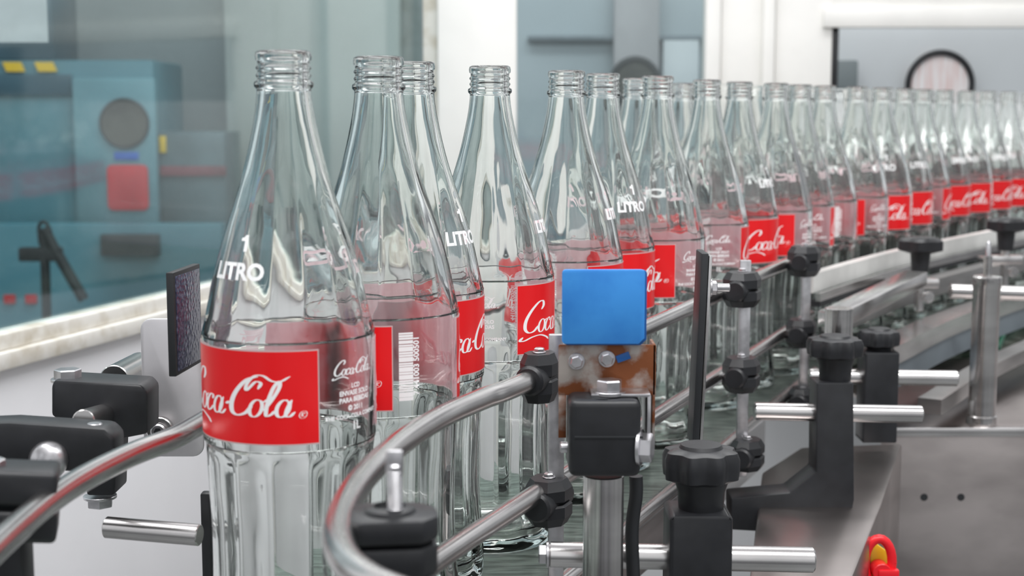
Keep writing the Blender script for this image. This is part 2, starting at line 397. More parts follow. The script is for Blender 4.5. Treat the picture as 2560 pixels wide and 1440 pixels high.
NB=len(BL)
allb=[]
for i,b in enumerate(BL): allb.append([b[0],b[1],b[2],True])
fr=BL[12:]
allb.append([26.3,173.0,70,False])
for i in range(len(fr)-1):
    mx=(fr[i][0]+fr[i+1][0])/2;my=(fr[i][1]+fr[i+1][1])/2
    allb.append([mx-6.4,my+5.5,random.uniform(0,360),False])
for i in range(1,len(fr)-1):
    allb.append([fr[i][0]-12.9,fr[i][1]+10.8,random.uniform(0,360),False])
for it in range(120):
    for i in range(len(allb)):
        for j in range(i+1,len(allb)):
            a=allb[i];b=allb[j]; dx=b[0]-a[0];dy=b[1]-a[1]; d=math.hypot(dx,dy)
            if d<9.0:
                wi=0 if (i<6 or (i<NB and j>=NB)) else .5; wj=0 if j<6 else (1-wi)
                k=(9.02-d)/d
                a[0]-=dx*k*wi;a[1]-=dy*k*wi;b[0]+=dx*k*wj;b[1]+=dy*k*wj
ordn=['first','second','third','fourth','fifth','sixth','seventh','eighth','ninth','tenth','eleventh','twelfth','thirteenth','fourteenth','fifteenth','sixteenth','seventeenth','eighteenth','nineteenth','twentieth']
tens={20:'twenty',30:'thirty',40:'forty',50:'fifty'}; tenth={20:'twentieth',30:'thirtieth',40:'fortieth',50:'fiftieth'}
def ordw(n):
    if n<=20: return ordn[n-1]
    t=n//10*10
    return tenth[t] if n==t else tens[t]+'-'+ordn[n-t-1]
sp=sorted(range(len(allb)),key=lambda i: allb[i][0]/allb[i][1])
special={0:'nearest, leftmost clear glass bottle, whole red label and litre marking facing left of front',
 1:'clear glass bottle showing a white upright barcode, just right of the nearest bottle',
 2:'clear bottle half hidden behind the barcode bottle, red label at its right side',
 3:'clear glass bottle standing alone left of the blue reflector, label starting at its right side',
 4:'clear bottle directly behind the blue reflector, its neck above the blue plate'}
for rank,i in enumerate(sp):
    x,y,r,real=allb[i]
    bottle(x,y,r,real,special.get(i,'empty clear glass bottle, '+ordw(rank+1)+' neck counted from the left along the row'))
# ---------------------------------------------------------------- conveyor
path=[(-15,38),(-14,55),(-12,73),(-6,90),(3,110),(12,130),(21,150),(31,169),(43,190),(58,213),(78,240),(103,270)]
t=thing('conveyor',(3,110,-7),'grey green steel slat conveyor with stainless side frame running under the glass bottles','conveyor')
mb=MB(); mb.sweep(path[:-3],15,-.8,0); mb.sweep(path[-4:],30,-.85,-.01); mb.build('belt',M['belt'],t)
MB().sweep(path[:7],12,-7,-.85).build('side_frame',M['steelb'],t)
upx=[(2030,630),(1975,655),(1640,808),(1320,953),(1205,998),(1100,1045),(1010,1102),(940,1162),(888,1222),(855,1285),(845,1345),(868,1405),(930,1455),(1010,1490)]
up_pts=[PZ(x,y,14.3) for x,y in upx]
mb=MB().tube(up_pts,.6,n=12); tag(mb.build('guide_rail',M['steel']),'upper stainless guide rail in front of the bottles, hooking round at the lower left','guide rail')
lo=[Vector((up_pts[i].x,up_pts[i].y,7.2)) for i in (0,1,2,3)]+[PZ(1110,1388,7.2),PZ(960,1500,7.2)]
mb=MB().tube(lo,.6,n=12); tag(mb.build('guide_rail',M['steel']),'middle stainless guide rail directly below the hooked upper rail','guide rail')
mb=MB().tube([Vector((up_pts[i].x+.4,up_pts[i].y-.5,.9)) for i in (0,1,2,3)],.6,n=12); tag(mb.build('guide_rail',M['steel']),'lowest stainless guide rail beside the belt edge at the feet of the bottles','guide rail')
bk=[(-19.6,46,13.3),(-20,56.5,13.3),(-19.8,63,13.3),(-18.7,68.7,13.3),(-17.4,72.4,13.3),(-16.9,75,13.3),(-16,80,13.3),(-12.5,92,13.3),(-8,106,13.3),(-1.5,124,13.3),(5,145,13.3),(12,162,13.3)]
mb=MB().tube(bk,.6); tag(mb.build('guide_rail',M['steel']),'curved stainless guide rail at the far left, passing behind the nearest bottle','guide rail')
def post(px,Y,y0,y1,lab,w=.95,d=.55):
    a=W(px,y0,Y);b=W(px,y1,Y); x=(a.x+b.x)/2
    mb=MB().box((x,Y,(a.z+b.z)/2),(w,d,a.z-b.z),bev=.08); return tag(mb.build('rail_post',M['bolt']),lab,'rail post')
post(1390,85.5,835,1560,'flat steel post holding the rail clamps just left of and behind the blue reflector stand')
post(1858,121.5,650,1190,'flat steel post with three black rail clamps right of the thin black upright plate')
post(2012,145,625,1010,'flat steel post holding clamps, third from the left where the rails meet the white guide')
def clamp(px,py,Y,w,h,dirv,lab,socket=True):
    c=W(px,py,Y); t=thing('rail_clamp',(c.x,c.y,c.z-h/2),lab,'clamp','black plastic guide rail clamps')
    r=w/2
    Mx=Matrix.Translation(c)
    ang=math.atan2(dirv[1],dirv[0]); Rm=Mx@Matrix.Rotation(ang,4,'Z')@Matrix.Diagonal((1.0,.82,1,1))
    for nm,s in (('upper_half',1),('lower_half',-1)):
        m=MB().lathe([(0,.06*s),(r*.9,.06*s),(r,.06*s+.12*s),(r,.3*h*s),(r*.82,.46*h*s),(r*.78,.5*h*s),(0,.5*h*s)],Rm,8,None,0,PI/8)
        m.build(nm,M['plastic'],t,ang=20)
    if socket:
        d=Vector((dirv[0],dirv[1],0)).normalized()
        m=MB().cyl(c-d*r*1.25,c+d*r*1.25,.9,seg=24,bev=.15); m.build('rail_socket',M['plastic'],t)
        m=MB(); hexbolt(m,c+Vector((0,0,h*.5)),(0,0,1),.32,.3); m.build('clamp_screw',M['bolt'],t)
    return t
d1=(up_pts[2]-up_pts[3]); d2=(up_pts[1]-up_pts[2])
clamp(1348,942,84.2,2.7,2.9,(d1.x,d1.y),'black clamp gripping the upper rail at the left edge of the rusty bracket')
clamp(1372,1250,85.2,3.4,2.8,(d1.x,d1.y),'black clamp on the middle rail left of the upright round post')
clamp(1855,722,121,3.9,2.9,(d2.x,d2.y),'topmost black clamp on the post right of the thin black plate')
clamp(1853,935,121,3.9,2.9,(d2.x,d2.y),'middle black clamp on the post right of the thin black plate')
clamp(1868,1135,121,3.6,2.6,(d2.x,d2.y),'lowest black clamp on the post right of the thin black plate')
clamp(2010,652,145,4.1,3.0,(d2.x,d2.y),'black clamp at the far end of the upper rail beside the white guide')
clamp(2003,832,145,3.8,2.8,(d2.x,d2.y),'black clamp on the middle rail just below the far end clamp')
clamp(2005,1000,145,3.6,2.6,(d2.x,d2.y),'small black clamp low on the third post behind the second bracket')
# chunky foreground clamp: two stacked wedge blocks with a flat threaded tab
e=W(975,1345,54)
t=thing('hook_rail_clamp',(e.x,e.y,e.z-3),'black clamp in the bottom foreground gripping the hooked rail, steel screw standing in it','clamp')
def wedge(z0,z1,sc,bev):
    pl=[(-1.75,-.9),(-1.2,-1.45),(1.2,-1.45),(1.85,-.7),(1.85,.75),(1.1,1.45),(-1.15,1.45),(-1.75,.8)]
    Rm=Matrix.Rotation(.12,4,'Z'); P=[]
    for x,y in pl:
        v=Rm@Vector((x*sc,y*sc,0)); P.append(Vector((e.x+v.x,e.y+v.y,e.z+z0)))
    return MB().prism(P,(0,0,z1-z0),bev=bev)
m=wedge(.08,1.05,1.0,.2); m.lathe([(0,0),(1.05,0),(.95,.22),(.62,.32),(.56,.12),(0,.12)],Matrix.Translation((e.x,e.y,e.z+.98)),30); m.build('upper_half',M['plastic'],t,ang=30)
m=wedge(-1.3,-.04,.98,.2); m.box((e.x+.1,e.y,e.z-2.4),(3.2,2.4,2.4),(0,0,.12),bev=.2); m.build('lower_half',M['plastic'],t,ang=30)
s0=W(988,1300,53.6); s1=W(982,1160,53.6)
m=MB().cyl((s0.x,s0.y,s0.z-.3),(s0.x,s0.y,s1.z),.26,seg=20)
k=0
while k<14:
    zz=s0.z-.2+(s1.z-s0.z)*k/14; m.cyl((s0.x,s0.y,zz),(s0.x,s0.y,zz+.07),.31,seg=20,bev=.02); k+=1
m.box((s0.x,s0.y,s1.z+.05),(.66,.32,1.0),bev=.14); m.build('tightening_screw',M['bolt'],t)
# ---------------------------------------------------------------- blue reflector assembly
Yb=76.0
c=W(1508,1440,Yb); t=thing('reflector_stand',(c.x,c.y,c.z-4),'round steel stand carrying black clamp block, rusty bracket and bright blue square reflector','reflector')
def rrect(x0,y0,x1,y1,Y,r,cut=0):
    a=W(x0,(y0+y1)/2,Y);b=W(x1,(y0+y1)/2,Y);tp=W((x0+x1)/2,y0,Y).z;bt=W((x0+x1)/2,y1,Y).z
    P=[]
    for (cx,cz,a0) in ((b.x-r,tp-r,0),(a.x+r,tp-r,90),(a.x+r,bt+r,180),(b.x-r,bt+r,270)):
        if a0==270 and cut: P+=[Vector((b.x-cut,Y,bt)),Vector((b.x,Y,bt+cut))]; continue
        for k in range(5):
            an=math.radians(a0+k*22.5); P.append(Vector((cx+r*math.cos(an),Y,cz+r*math.sin(an))))
    return P
MB().prism(rrect(1405,674,1612,860,Yb-.5,.2,.3),(0,.2,0),bev=.03).build('reflector_face',M['blue'],t)
MB().prism(rrect(1410,675,1617,863,Yb-.29,.2,.3),(0,.22,0),bev=.03).build('reflector_back',M['bluedark'],t)
m=MB().prism(rrect(1396,862,1640,988,Yb,.1),(0,.15,0),bev=.02)
a=W(1640,862,Yb);b=W(1640,1135,Yb)
m.box((a.x-.08,Yb+1.0,(a.z+b.z)/2),(.15,2.0,a.z-b.z),bev=.03)
a=W(1396,985,Yb);b=W(1410,1095,Yb); m.box((a.x+.22,Yb+.08,(a.z+b.z)/2),(.42,.14,a.z-b.z),bev=.03)
m.build('rusty_bracket',M['rust'],t)
m=MB()
for px,py in ((1441,903),(1517,897)): hexbolt(m,W(px,py,Yb-.02),(0,-1,0),.36,.38)
m.build('bracket_nuts',M['bolt'],t)
m=MB(); p=W(1558,893,Yb-.02); m.box(p,(.75,.12,.4),(0,-.35,0),bev=.05); m.build('adjustment_slot',M['bluedark'],t)
a=W(1475,985,Yb-.6); b=W(1622,985,Yb-.6)
m=MB().box(((a.x+b.x)/2,Yb-.2,a.z+.12),(b.x-a.x,2.9,.2),bev=.06); zb=W(1620,1110,Yb).z
m.box((b.x-.08,Yb-.2,(a.z+zb)/2),(.2,2.9,a.z-zb+.3),bev=.06); m.build('clamp_strap',M['bolt'],t)
m=MB(); hexbolt(m,W(1523,972,Yb-1.0)+Vector((0,0,-.3)),(0,0,1),.7,.8); m.build('strap_bolt',M['bolt'],t)
cb=W(1515,1092,Yb)
tpz=W(1515,1000,Yb-2.2).z; btz=W(1515,1195,Yb-2.2).z; lx=W(1422,1100,Yb-2.2).x; rx=W(1603,1100,Yb-2.2).x
MB().box(((lx+rx)/2,Yb-.4,(tpz+btz)/2),(rx-lx,3.6,tpz-btz),bev=.42,seg=4).build('clamp_block',M['plastic'],t)
m=MB().box((cb.x-.0,Yb-2.2,(tpz+btz)/2+.1),(rx-lx-.2,.1,.12),bev=.02); m.lathe([(0,0),(.8,0),(.95,.06),(.8,.1),(0,.1)],Matrix.Translation((cb.x-.25,Yb-1.2,tpz-.06))@Matrix.Diagonal((1,.8,1,1)),30); m.build('clamp_split',M['dark'],t)
m=MB(); hexbolt(m,W(1596,1118,Yb-1.6),(1,-.3,0),.78,.75); q=W(1400,1118,Yb); m.cyl(q,q+Vector((.8,0,0)),.3); m.build('side_bolt',M['bolt'],t)
a=W(1508,1195,Yb);
MB().cyl((a.x,Yb-.3,a.z-12),(a.x,Yb-.3,a.z+.3),1.1,seg=40).build('round_post',M['steel'],t)
mb=MB().tube([W(1590,1190,Yb+2.2),W(1590,1240,Yb+2.2),W(1580,1330,Yb+2.2),W(1585,1480,Yb+2.2)],.38); tag(mb.build('cable',M['dark']),'black cable hanging beside the round steel post','cable')
a=W(1756,628,100);b=W(1732,1105,100)
t=thing('edge_on_reflector',(b.x,100,b.z),'tall thin black plate seen edge-on with silver edge strip, behind the star knob','reflector')
dx=a.x-b.x; L_=(a-b).length; tilt=math.atan2(dx,a.z-b.z)
cc=(a+b)/2
MB().box(cc,(.5,3.0,L_),(0,tilt,0),bev=.1).build('black_plate',M['dark'],t)
MB().box(cc+Vector((.42,.1,0)),(.22,2.8,L_-.4),(0,tilt,0),bev=.04).build('silver_backing',M['steel'],t)
m=MB(); q=cc+Vector((.5,-.6,4.3)); m.cyl(q,q+Vector((1.6,0,0)),.3); hexbolt(m,q+Vector((.2,0,0)),(1,0,0),.5,.5); m.build('mounting_bolt',M['bolt'],t)
# ---------------------------------------------------------------- knob brackets
def star(mb,c,R,h,lobes=8):
    def mod(r,z,a): return r*(1-.075*(1+math.cos(a*lobes)) if r>R*.75 else 1)
    mb.lathe([(0,-h*.5),(R*.6,-h*.5),(R*.97,-h*.35),(R,-h*.1),(R,h*.2),(R*.93,h*.38),(R*.76,h*.44),(R*.55,h*.46),(R*.5,h*.55),(0,h*.56)],Matrix.Translation(c),96,mod)
def knob(parent,px,py,Y,R,h,neck_r,yneck):
    c=W(px,py,Y); k=MB(); star(k,c,R,h); ko=k.build('star_knob',M['plastic'],parent)
    b=W(px,yneck,Y); n=MB().lathe([(0,0),(neck_r*.74,0),(neck_r*.8,(c.z-b.z)*.5),(neck_r,(c.z-b.z)*.85),(neck_r,c.z-b.z),(0,c.z-b.z)],Matrix.Translation(b),32)
    n.build('knob_neck',M['plastic'],ko)
def rod(parent,p0,p1,r=.75): MB().cyl(p0,p1,r,seg=36,bev=.1).build('rod',M['steel'],parent)
Y1=80.5
c=W(1750,1440,Y1); t=thing('rail_bracket',(c.x,c.y,c.z-4),'nearest black bracket with large star knob holding a steel cross rod, bottom foreground','bracket','knobbed rod brackets beside the rails')
knob(t,1752,1160,Y1,2.28,2.1,1.7,1292)
p=rrect(1672,1290,1830,1620,Y1-1.8,.3); MB().prism(p,(0,3.4,0),bev=.15).build('block',M['plastic'],t)
rod(t,W(1372,1386,Y1),W(2035,1400,Y1),.74)
m=MB(); q=W(1372,1386,Y1); hexbolt(m,q,(-1,0,0),.6,.6); m.build('rod_nut',M['bolt'],t)
Y2=121.0
c=W(2088,1440,Y2); t=thing('rail_bracket',(c.x,c.y,c.z-2),'tall black bracket with wide foot and star knob, second of the three','bracket','knobbed rod brackets beside the rails')
knob(t,2087,868,Y2,2.42,1.9,1.75,960)
P=[W(x,y,Y2-1.6) for x,y in ((2042,957),(2134,957),(2136,1250),(2120,1330),(2060,1480),(1915,1480),(1915,1330),(1828,1325),(1828,1245),(1975,1232),(2040,1180))]
MB().prism(P,(0,3.2,0),bev=.15).build('block',M['plastic'],t)
m=MB()
m.box(W(2075,1340,Y2-1.7),(5,.3,.5),(0,.9,0),bev=.1); m.build('stiffening_rib',M['plastic'],t)
rod(t,W(1885,1028,Y2),W(2305,1036,Y2),.76)
Y3=139.0
c=W(2200,1105,Y3); t=thing('rail_bracket',(c.x,c.y,c.z),'farthest black bracket with small star knob, rightmost of the three, short rod through it','bracket','knobbed rod brackets beside the rails')
knob(t,2197,845,Y3,2.05,1.8,1.5,885)
MB().prism(rrect(2160,882,2246,1108,Y3-1.7,.2),(0,3.2,0),bev=.15).build('block',M['plastic'],t)
rod(t,W(2022,940,Y3),W(2393,946,Y3),.76)
c=W(2097,800,127); t=thing('steel_stud',(c.x,c.y,c.z-3),'short polished steel cylinder standing just behind the second star knob','stud')
MB().cyl(c+Vector((0,0,-3)),c+Vector((0,0,1.1)),1.25,seg=32).build('cylinder',M['steel'],t)
# ---------------------------------------------------------------- far right
gp=[PZ(2020,703,11.3),PZ(2130,670,11.3),PZ(2250,638,11.3),PZ(2440,597,11.3),PZ(2620,560,11.3)]
t=thing('side_guide',(gp[2].x,gp[2].y,3),'white plastic side guide with black wing knobs and steel rails beside the distant bottles','guide')
MB().sweep([(p.x,p.y) for p in gp],1.2,10.0,12.1).build('guide_strip',M['guide'],t)
MB().sweep([(p.x+.9,p.y-1.2) for p in gp],.5,9.2,10.1).build('steel_edge',M['steel'],t)
MB().sweep([(p.x+.6,p.y-.9) for p in gp],1.2,8.6,9.2).build('dark_gasket',M['dark'],t)
for i,(px,py,Y,R) in enumerate(((2302,612,172,2.7),(2516,562,190,2.6))):
    c=W(px,py,Y)
    m=MB(); 
    def mod(r,z,a): return r*(1-.2*(1+math.cos(a*5))*.5)
    m.lathe([(0,-1),(R*.5,-1),(R,-.6),(R,.5),(R*.8,.9),(0,1)],Matrix.Translation(c),60,mod); m.cyl(c+Vector((0,0,-3.4)),c+Vector((0,0,-.8)),1.0,1.2); kb=m.build('wing_knob',M['plastic'],t)
    m=MB().cyl(c+Vector((0,0,-8)),c+Vector((0,0,-3)),.55); m.box(c+Vector((0,0,-4.6)),(4.2,2.2,1.1),bev=.15); hexbolt(m,c+Vector((.8,-1,-6.2)),(0,-1,0),.6,.5)
    m.box(c+Vector((-1.5,2.0,-5.0)),(1.2,6,.8),bev=.1); m.build('mount',M['steel'],kb)
g2=[(gp[i].x+2.0,gp[i].y-3.2) for i in (0,2,4)]
MB().sweep(g2,2.2,6.2,8.4).build('steel_channel',M['steelb'],t)
g3=[(gp[i].x+6,gp[i].y-8) for i in (0,2,4)]
MB().sweep(g3,3.2,3.4,5.4).build('lower_channel',M['steel'],t)
MB().sweep(g3,2.4,.6,3.3).build('shadow_gap_plate',M['bar'],t)
g4=[(gp[i].x+10,gp[i].y-13) for i in (0,2,4)]
MB().sweep(g4,2.4,-.8,.8).build('lowest_channel',M['steelb'],t)
m=MB(); a=W(2075,800,140); b=W(2290,695,160); m.box((a+b)/2,(2.6,(b-a).length,1.6),align(b-a)@Matrix.Rotation(PI/2,4,'X'),bev=.12); m.build('diagonal_bar',M['steel'],t)
mb=MB().cyl(W(2375,728,165),W(2620,736,165),.85); tag(mb.build('cross_rod',M['steel']),'horizontal steel rod behind the upright steel pin at the right edge','rod')
mb=MB().tube([PZ(2495,870,-2.4),PZ(2508,840,-2.2),PZ(2520,822,-2.0),PZ(2570,800,-2.4)],.3); tag(mb.build('green_cable',M['green']),'thin green cable lying on the lane right of the steel pin','cable')
c=W(2456,990,150)
t=thing('steel_pin',(c.x,c.y,-3),'upright stepped steel pin standing on the machine table at right','pin')
z0=-3; z1=W(2456,690,150).z; z2=W(2456,640,150).z; z3=W(2456,600,150).z
m=MB().lathe([(0,z0),(1.55,z0),(1.55,z0+.8),(1.4,z0+.9),(1.4,z1-1.2),(1.5,z1-1),(1.5,z1-.1),(1.4,z1),(.45,z1+.05),(.45,z2),(0,z2)],Matrix.Translation((c.x,150,0)),40); m.build('pin_body',M['steel'],t)
MB().lathe([(0,z2-.1),(.3,z2-.1),(.25,z3-.3),(0,z3)],Matrix.Translation((c.x,150,0)),16).build('pin_tip',M['bolt'],t)
tx0=PZ(2235,1068,-3); 
t=thing('machine_table',(60,165,-3.4),'stainless machine table with drilled front panel at the lower right','table')
MB().box(((tx0.x+110)/2,tx0.y+21,-3.2),(110-tx0.x,42,.4),bev=.1).build('table_top',M['steeld'],t)
m=MB().box(((tx0.x+106)/2,tx0.y+1.2,-42),(108-tx0.x,.4,77),bev=.1); m.build('front_panel',M['steeld'],t)
m=MB().box(((tx0.x+110)/2,tx0.y+.1,-3.5),(110-tx0.x,.6,1.0),bev=.2); m.build('folded_edge',M['steel'],t)
for px in (2310,2402):
    a=W(px,1243,tx0.y+1.0); MB().cyl(a,a+Vector((0,-.06,0)),.4,bev=.02).build('bolt_hole',M['dark'],t)
P=[PZ(1905,1180,-3.6),PZ(2000,1118,-3.6),PZ(2255,1108,-3.6),PZ(2205,1260,-3.6),PZ(2085,1560,-3.6),PZ(1860,1560,-3.6)]
tag(MB().prism(P,(0,0,-30),bev=.3).build('steel_housing',M['steeld']),'stainless sheet housing under the second black bracket','housing')
mb=MB().prism([(34,192,-2.6),(115,192,-2.6),(125,296,-2.6),(40,296,-2.6)],(0,0,-1),bev=0)
tag(mb.build('reflection_tinted_lane',M['lane']),'dark green conveyor lane with painted-in bottle reflections beyond the machine table','conveyor lane')  # bottle reflections on this lane are painted by its material
c=W(2196,1400,112); t=thing('stop_switch',(c.x,c.y+1.5,c.z-2.5),'red ring handle switch on a yellow plate at the bottom right','switch')
m=MB().prism([c+Vector(v) for v in ((-2.0,1,-5),(1.2,1,-5),(1.2,1,.2),(-.6,1,1.5),(-1.5,1,.4),(-2.0,1,-1))],(0,.5,0),bev=.06); m.build('yellow_plate',M['yel'],t)
m=MB(); m.tube([c+Vector((1.1*math.cos(a*PI/12),0,1.95*math.sin(a*PI/12)-.2)) for a in range(25)],.38,smooth=False); m.build('red_ring',M['redw'],t)
m=MB(); m.cyl(c+Vector((.2,.8,-.9)),c+Vector((.2,-.6,-.9)),.75); m.box(c+Vector((.7,-.4,-1.0)),(1.7,.7,.8),bev=.15); m.build('red_handle',M['redw'],t)
# ---------------------------------------------------------------- left side hardware
A=W(437,812,81.5);B=W(503,790,86.5)
t=thing('side_reflector',(A.x,A.y,W(437,942,81.5).z),'dark framed honeycomb reflector plate seen almost edge-on beside the nearest bottle','reflector')
zt=W(425,682,81.5).z; zb=W(437,942,81.5).z; dv=(B-A); dv.z=0; nv=Vector((-dv.y,dv.x,0)).normalized()
P=[Vector((A.x,A.y,zb)),Vector((B.x,B.y,zb)),Vector((B.x,B.y,zb))+nv*.45,Vector((A.x,A.y,zb))+nv*.45]
MB().prism(P,(0,0,zt-zb),bev=.06).build('black_frame',M['dark'],t)
P=[Vector((A.x,A.y,zb+.25))+dv*.06-nv*.06,Vector((A.x,A.y,zb+.25))+dv*.94-nv*.06,Vector((A.x,A.y,zb+.25))+dv*.94+nv*.1,Vector((A.x,A.y,zb+.25))+dv*.06+nv*.1]
MB().prism(P,(0,0,zt-zb-.5),bev=.02).build('honeycomb_face',M['honey'],t)
t=thing('mounting_plate',W(420,1140,90),'pale rounded steel mounting plate behind the dark reflector, socket screw near its foot','plate')
MB().prism(rrect(355,797,505,1142,90,.7),(0,.35,0),bev=.08).build('plate',pbr('pale_worn_plate',(.80,.78,.80),.45,.7,.15,20),t)
m=MB(); q=W(403,1072,90); m.cyl(q,q+Vector((0,-.5,0)),.85); m.build('washer',M['steel'],t)
m=MB().cyl(q+Vector((0,-.45,0)),q+Vector((0,-.9,0)),.5,bev=.1); m.build('socket_screw',M['bolt'],t)
MB().cyl(q+Vector((0,-.85,0)),q+Vector((0,-.92,0)),.26,seg=6,bev=0).build('screw_socket',M['dark'],t)
t=thing('corner_clamp',W(240,1250,84),'black clamp block with hex bolt on top, below the window sill at left','clamp')
m=MB().prism([W(x,y,84) for x,y in ((128,965),(135,950),(352,962),(368,980),(368,1085),(290,1100),(285,1240),(215,1240),(215,1085),(128,1040))],(0,3.0,0),bev=.18); m.build('block',M['plastic'],t)
m=MB(); hexbolt(m,W(170,953,85.2),(0,0,1),.8,.75); m.build('top_bolt',M['bolt'],t)
m=MB().cyl(W(262,1035,84.3),W(208,1052,78),.62); m.build('threaded_stud',M['steel'],t)
m=MB().cyl(W(285,950,90),W(350,915,96),.95); m.build('rod',M['steel'],t)
m=MB(); hexbolt(m,W(250,1238,85),(0,0,-1),.8,.7); m.build('bottom_bolt',M['bolt'],t)
t=thing('swing_arm',W(140,1200,75),'flat black swing arm in front of the corner clamp with two steel bolts','arm')
m=MB().prism([W(x,y,75) for x,y in ((-120,1062),(20,1056),(262,1072),(285,1095),(285,1160),(262,1185),(60,1175),(-120,1170))],(0,2.2,0),bev=.25); m.build('arm',M['plastic'],t)
m=MB(); q=W(237,1078,76); m.cyl(q+Vector((0,0,-.2)),q+Vector((0,0,.45)),.42); q=W(18,1062,76); m.cyl(q,q+Vector((0,0,.3)),.75,bev=.15); m.build('screws',M['bolt'],t)
q=W(122,1150,74.9); m=MB().lathe([(0,0),(1.05,0),(1.0,.35),(.7,.7),(0,.85)],Matrix.Translation(q)@align((0,-1,.15)),28); m.build('round_bolt_head',M['bolt'],t)
e=W(70,1250,62)
t=thing('left_rail_clamp',(e.x,e.y,e.z-5),'large black clamp in the left foreground gripping the curved left rail','clamp')
q=W(50,1205,61); rt=Matrix.Rotation(.25,4,'Z')@Matrix.Rotation(.1,4,'Y')
m=MB().box(q,(3.2,2.6,1.5),rt,bev=.25,seg=3); m.build('upper_half',M['plastic'],t)
q2=W(50,1300,61); m=MB().box(q2,(3.2,2.6,1.4),rt,bev=.25,seg=3); m.box(W(25,1400,61),(1.6,1.8,4.0),bev=.2); m.build('lower_half',M['plastic'],t)
m=MB(); hexbolt(m,q+Vector((-1.0,-.3,.65)),(0,0,1),.5,.45); m.build('clamp_screw',M['bolt'],t)
t=tag(MB().cyl(W(265,1318,80),W(500,1338,79),.62).build('support_rod',M['steel']),'short horizontal steel rod at the left below the curved rail','rod')
a=W(516,1240,84); tag(MB().box((a.x,84,a.z-6),(.6,.8,12.5),bev=.12).build('support_post',M['plastic']),'black upright support directly behind the nearest bottle','post')
# ---------------------------------------------------------------- setting
def LW(Y): return Vector((-52.7+.311*(Y-148),Y,0))
dW=Vector((.311,1,0)).normalized(); nW=Vector((dW.y,-dW.x,0))
def wallbox(y0,y1,z0,z1,off,th,name,mat,bev=.15):
    a=LW(y0)+nW*off;b=LW(y1)+nW*off
    P=[Vector((a.x,a.y,z0)),Vector((b.x,b.y,z0)),Vector((b.x,b.y,z0))-nW*th,Vector((a.x,a.y,z0))-nW*th]
    return struct(MB().prism(P,(0,0,z1-z0),bev=bev).build(name,mat))
wallbox(90,268,-80,3.5,0,4,'wall_left',M['white'])
wallbox(90,268,3.5,5.3,1.6,6,'trim_1',M['dirty'],.2)
wallbox(90,268,5.3,7.0,.6,3,'trim_2',M['dirty'],.2)
g=wallbox(90,268,7.0,75,-1.2,.3,'window_1',M['pane'],0)
def pbox(x0,y0,x1,y1,Y,dep,name,mat,bev=.2,parent=None,zb=None):
    ym=(y0+y1)/2; a=W(x0,ym,Y).x;b=W(x1,ym,Y).x; tp=W((x0+x1)/2,y0,Y).z; bt=W((x0+x1)/2,y1,Y).z if zb is None else zb
    return MB().box(((a+b)/2,Y+dep/2,(tp+bt)/2),(b-a,dep,tp-bt),bev=bev).build(name,mat,parent)
struct(pbox(1096,-200,1292,1500,262,30,'trim_3',M['cream'],.6))
struct(pbox(1058,-200,1094,620,266,6,'trim_4',M['dirty'],.3))
YF=302
struct(pbox(1290,560,3400,2600,YF,4,'wall_back',M['white'],0))
struct(pbox(1290,-200,1766,560,YF+1,.3,'window_2',M['pane'],0))
for i,(x0,x1,y) in enumerate(((1762,1800,YF-2),(1800,1905,YF),(1905,1935,YF-2),(1935,2078,YF))):
    struct(pbox(x0,-200,x1,640,y,6,'trim_%d'%(5+i),M['cream'],.4))
struct(pbox(2082,-200,3400,18,YF+.3,4,'trim_9',M['cream'],.1))
struct(pbox(2060,18,3400,68,YF-1,4,'trim_10',M['cream'],.1))
struct(pbox(2082,250,3400,600,YF+.4,3,'wall_right',M['white'],0))
tag(pbox(2080,70,2096,222,YF+1,5,'door_seal',M['dark'],.1),'dark vertical rubber seal at the left of the doorway','seal')
struct(pbox(1900,-300,3500,700,YF+55,3,'wall_doorway',M['greyl'],0))
c=W(2350,212,YF+53); t=thing('round_window',(c.x,c.y,c.z-9),'round window with thick black rubber rim glowing pinkish beyond the doorway','window')
R_=W(2436,212,YF+53).x-c.x
def ring(parent,c,R,r,mat,name):
    m=MB().tube([c+Vector((R*math.cos(k*PI/24),0,R*math.sin(k*PI/24))) for k in range(49)],r,smooth=False); return m.build(name,mat,parent)
ring(t,c,R_-.6,.75,M['dark'],'rubber_rim')
MB().cyl(c+Vector((0,1.9,0)),c+Vector((0,.2,0)),R_-.6,seg=48).build('window_disc',M['pink'],t)
t=tag(pbox(2085,150,2146,222,YF+49,6,'grey_box',M['grey'],.6),'small grey box fixed to the wall inside the doorway','box')
struct(pbox(1150,-400,1960,900,YF+90,3,'wall_inner',M['greym'],0))
tag(pbox(1320,88,1770,100,YF+86,4,'pipe_rail',M['bar'],.2),'dark horizontal bar seen through the second window','bar')
tag(pbox(1535,-60,1648,330,YF+82,4,'column',M['brown'],.3,zb=-82),'brownish vertical column seen through the second window','column')
tag(pbox(1655,100,1745,560,YF+86,3,'inner_door',M['greyl'],.3,zb=-82),'pale door behind the second window beside the brown column','door')
c=W(1588,205,YF+80.6); t=thing('dark_porthole',(c.x,c.y,c.z-8),'dark round porthole seen through the second window behind the bottle necks','porthole')
ring(t,c,6.0,.8,M['dark'],'rubber_rim'); MB().cyl(c+Vector((0,1.4,0)),c+Vector((0,.3,0)),6.0,seg=40).build('porthole_disc',M['hole'],t)
YR=330
struct(pbox(-1200,-600,1150,1500,YR+60,3,'wall_beyond',M['grey'],0))
tag(pbox(560,-300,1000,420,YR+40,3,'pale_cabinet',pbr('pale_cabinet_paint',(.34,.37,.36),.5,0,.2,2),.4,zb=-82),'pale grey green cabinet seen through the left window','cabinet')
t=thing('teal_machine',(-75,YR+10,-82),'teal bottling machine housing seen through the left window','machine')
pbox(-900,150,395,900,YR+10,30,'housing',M['teal'],1,t)
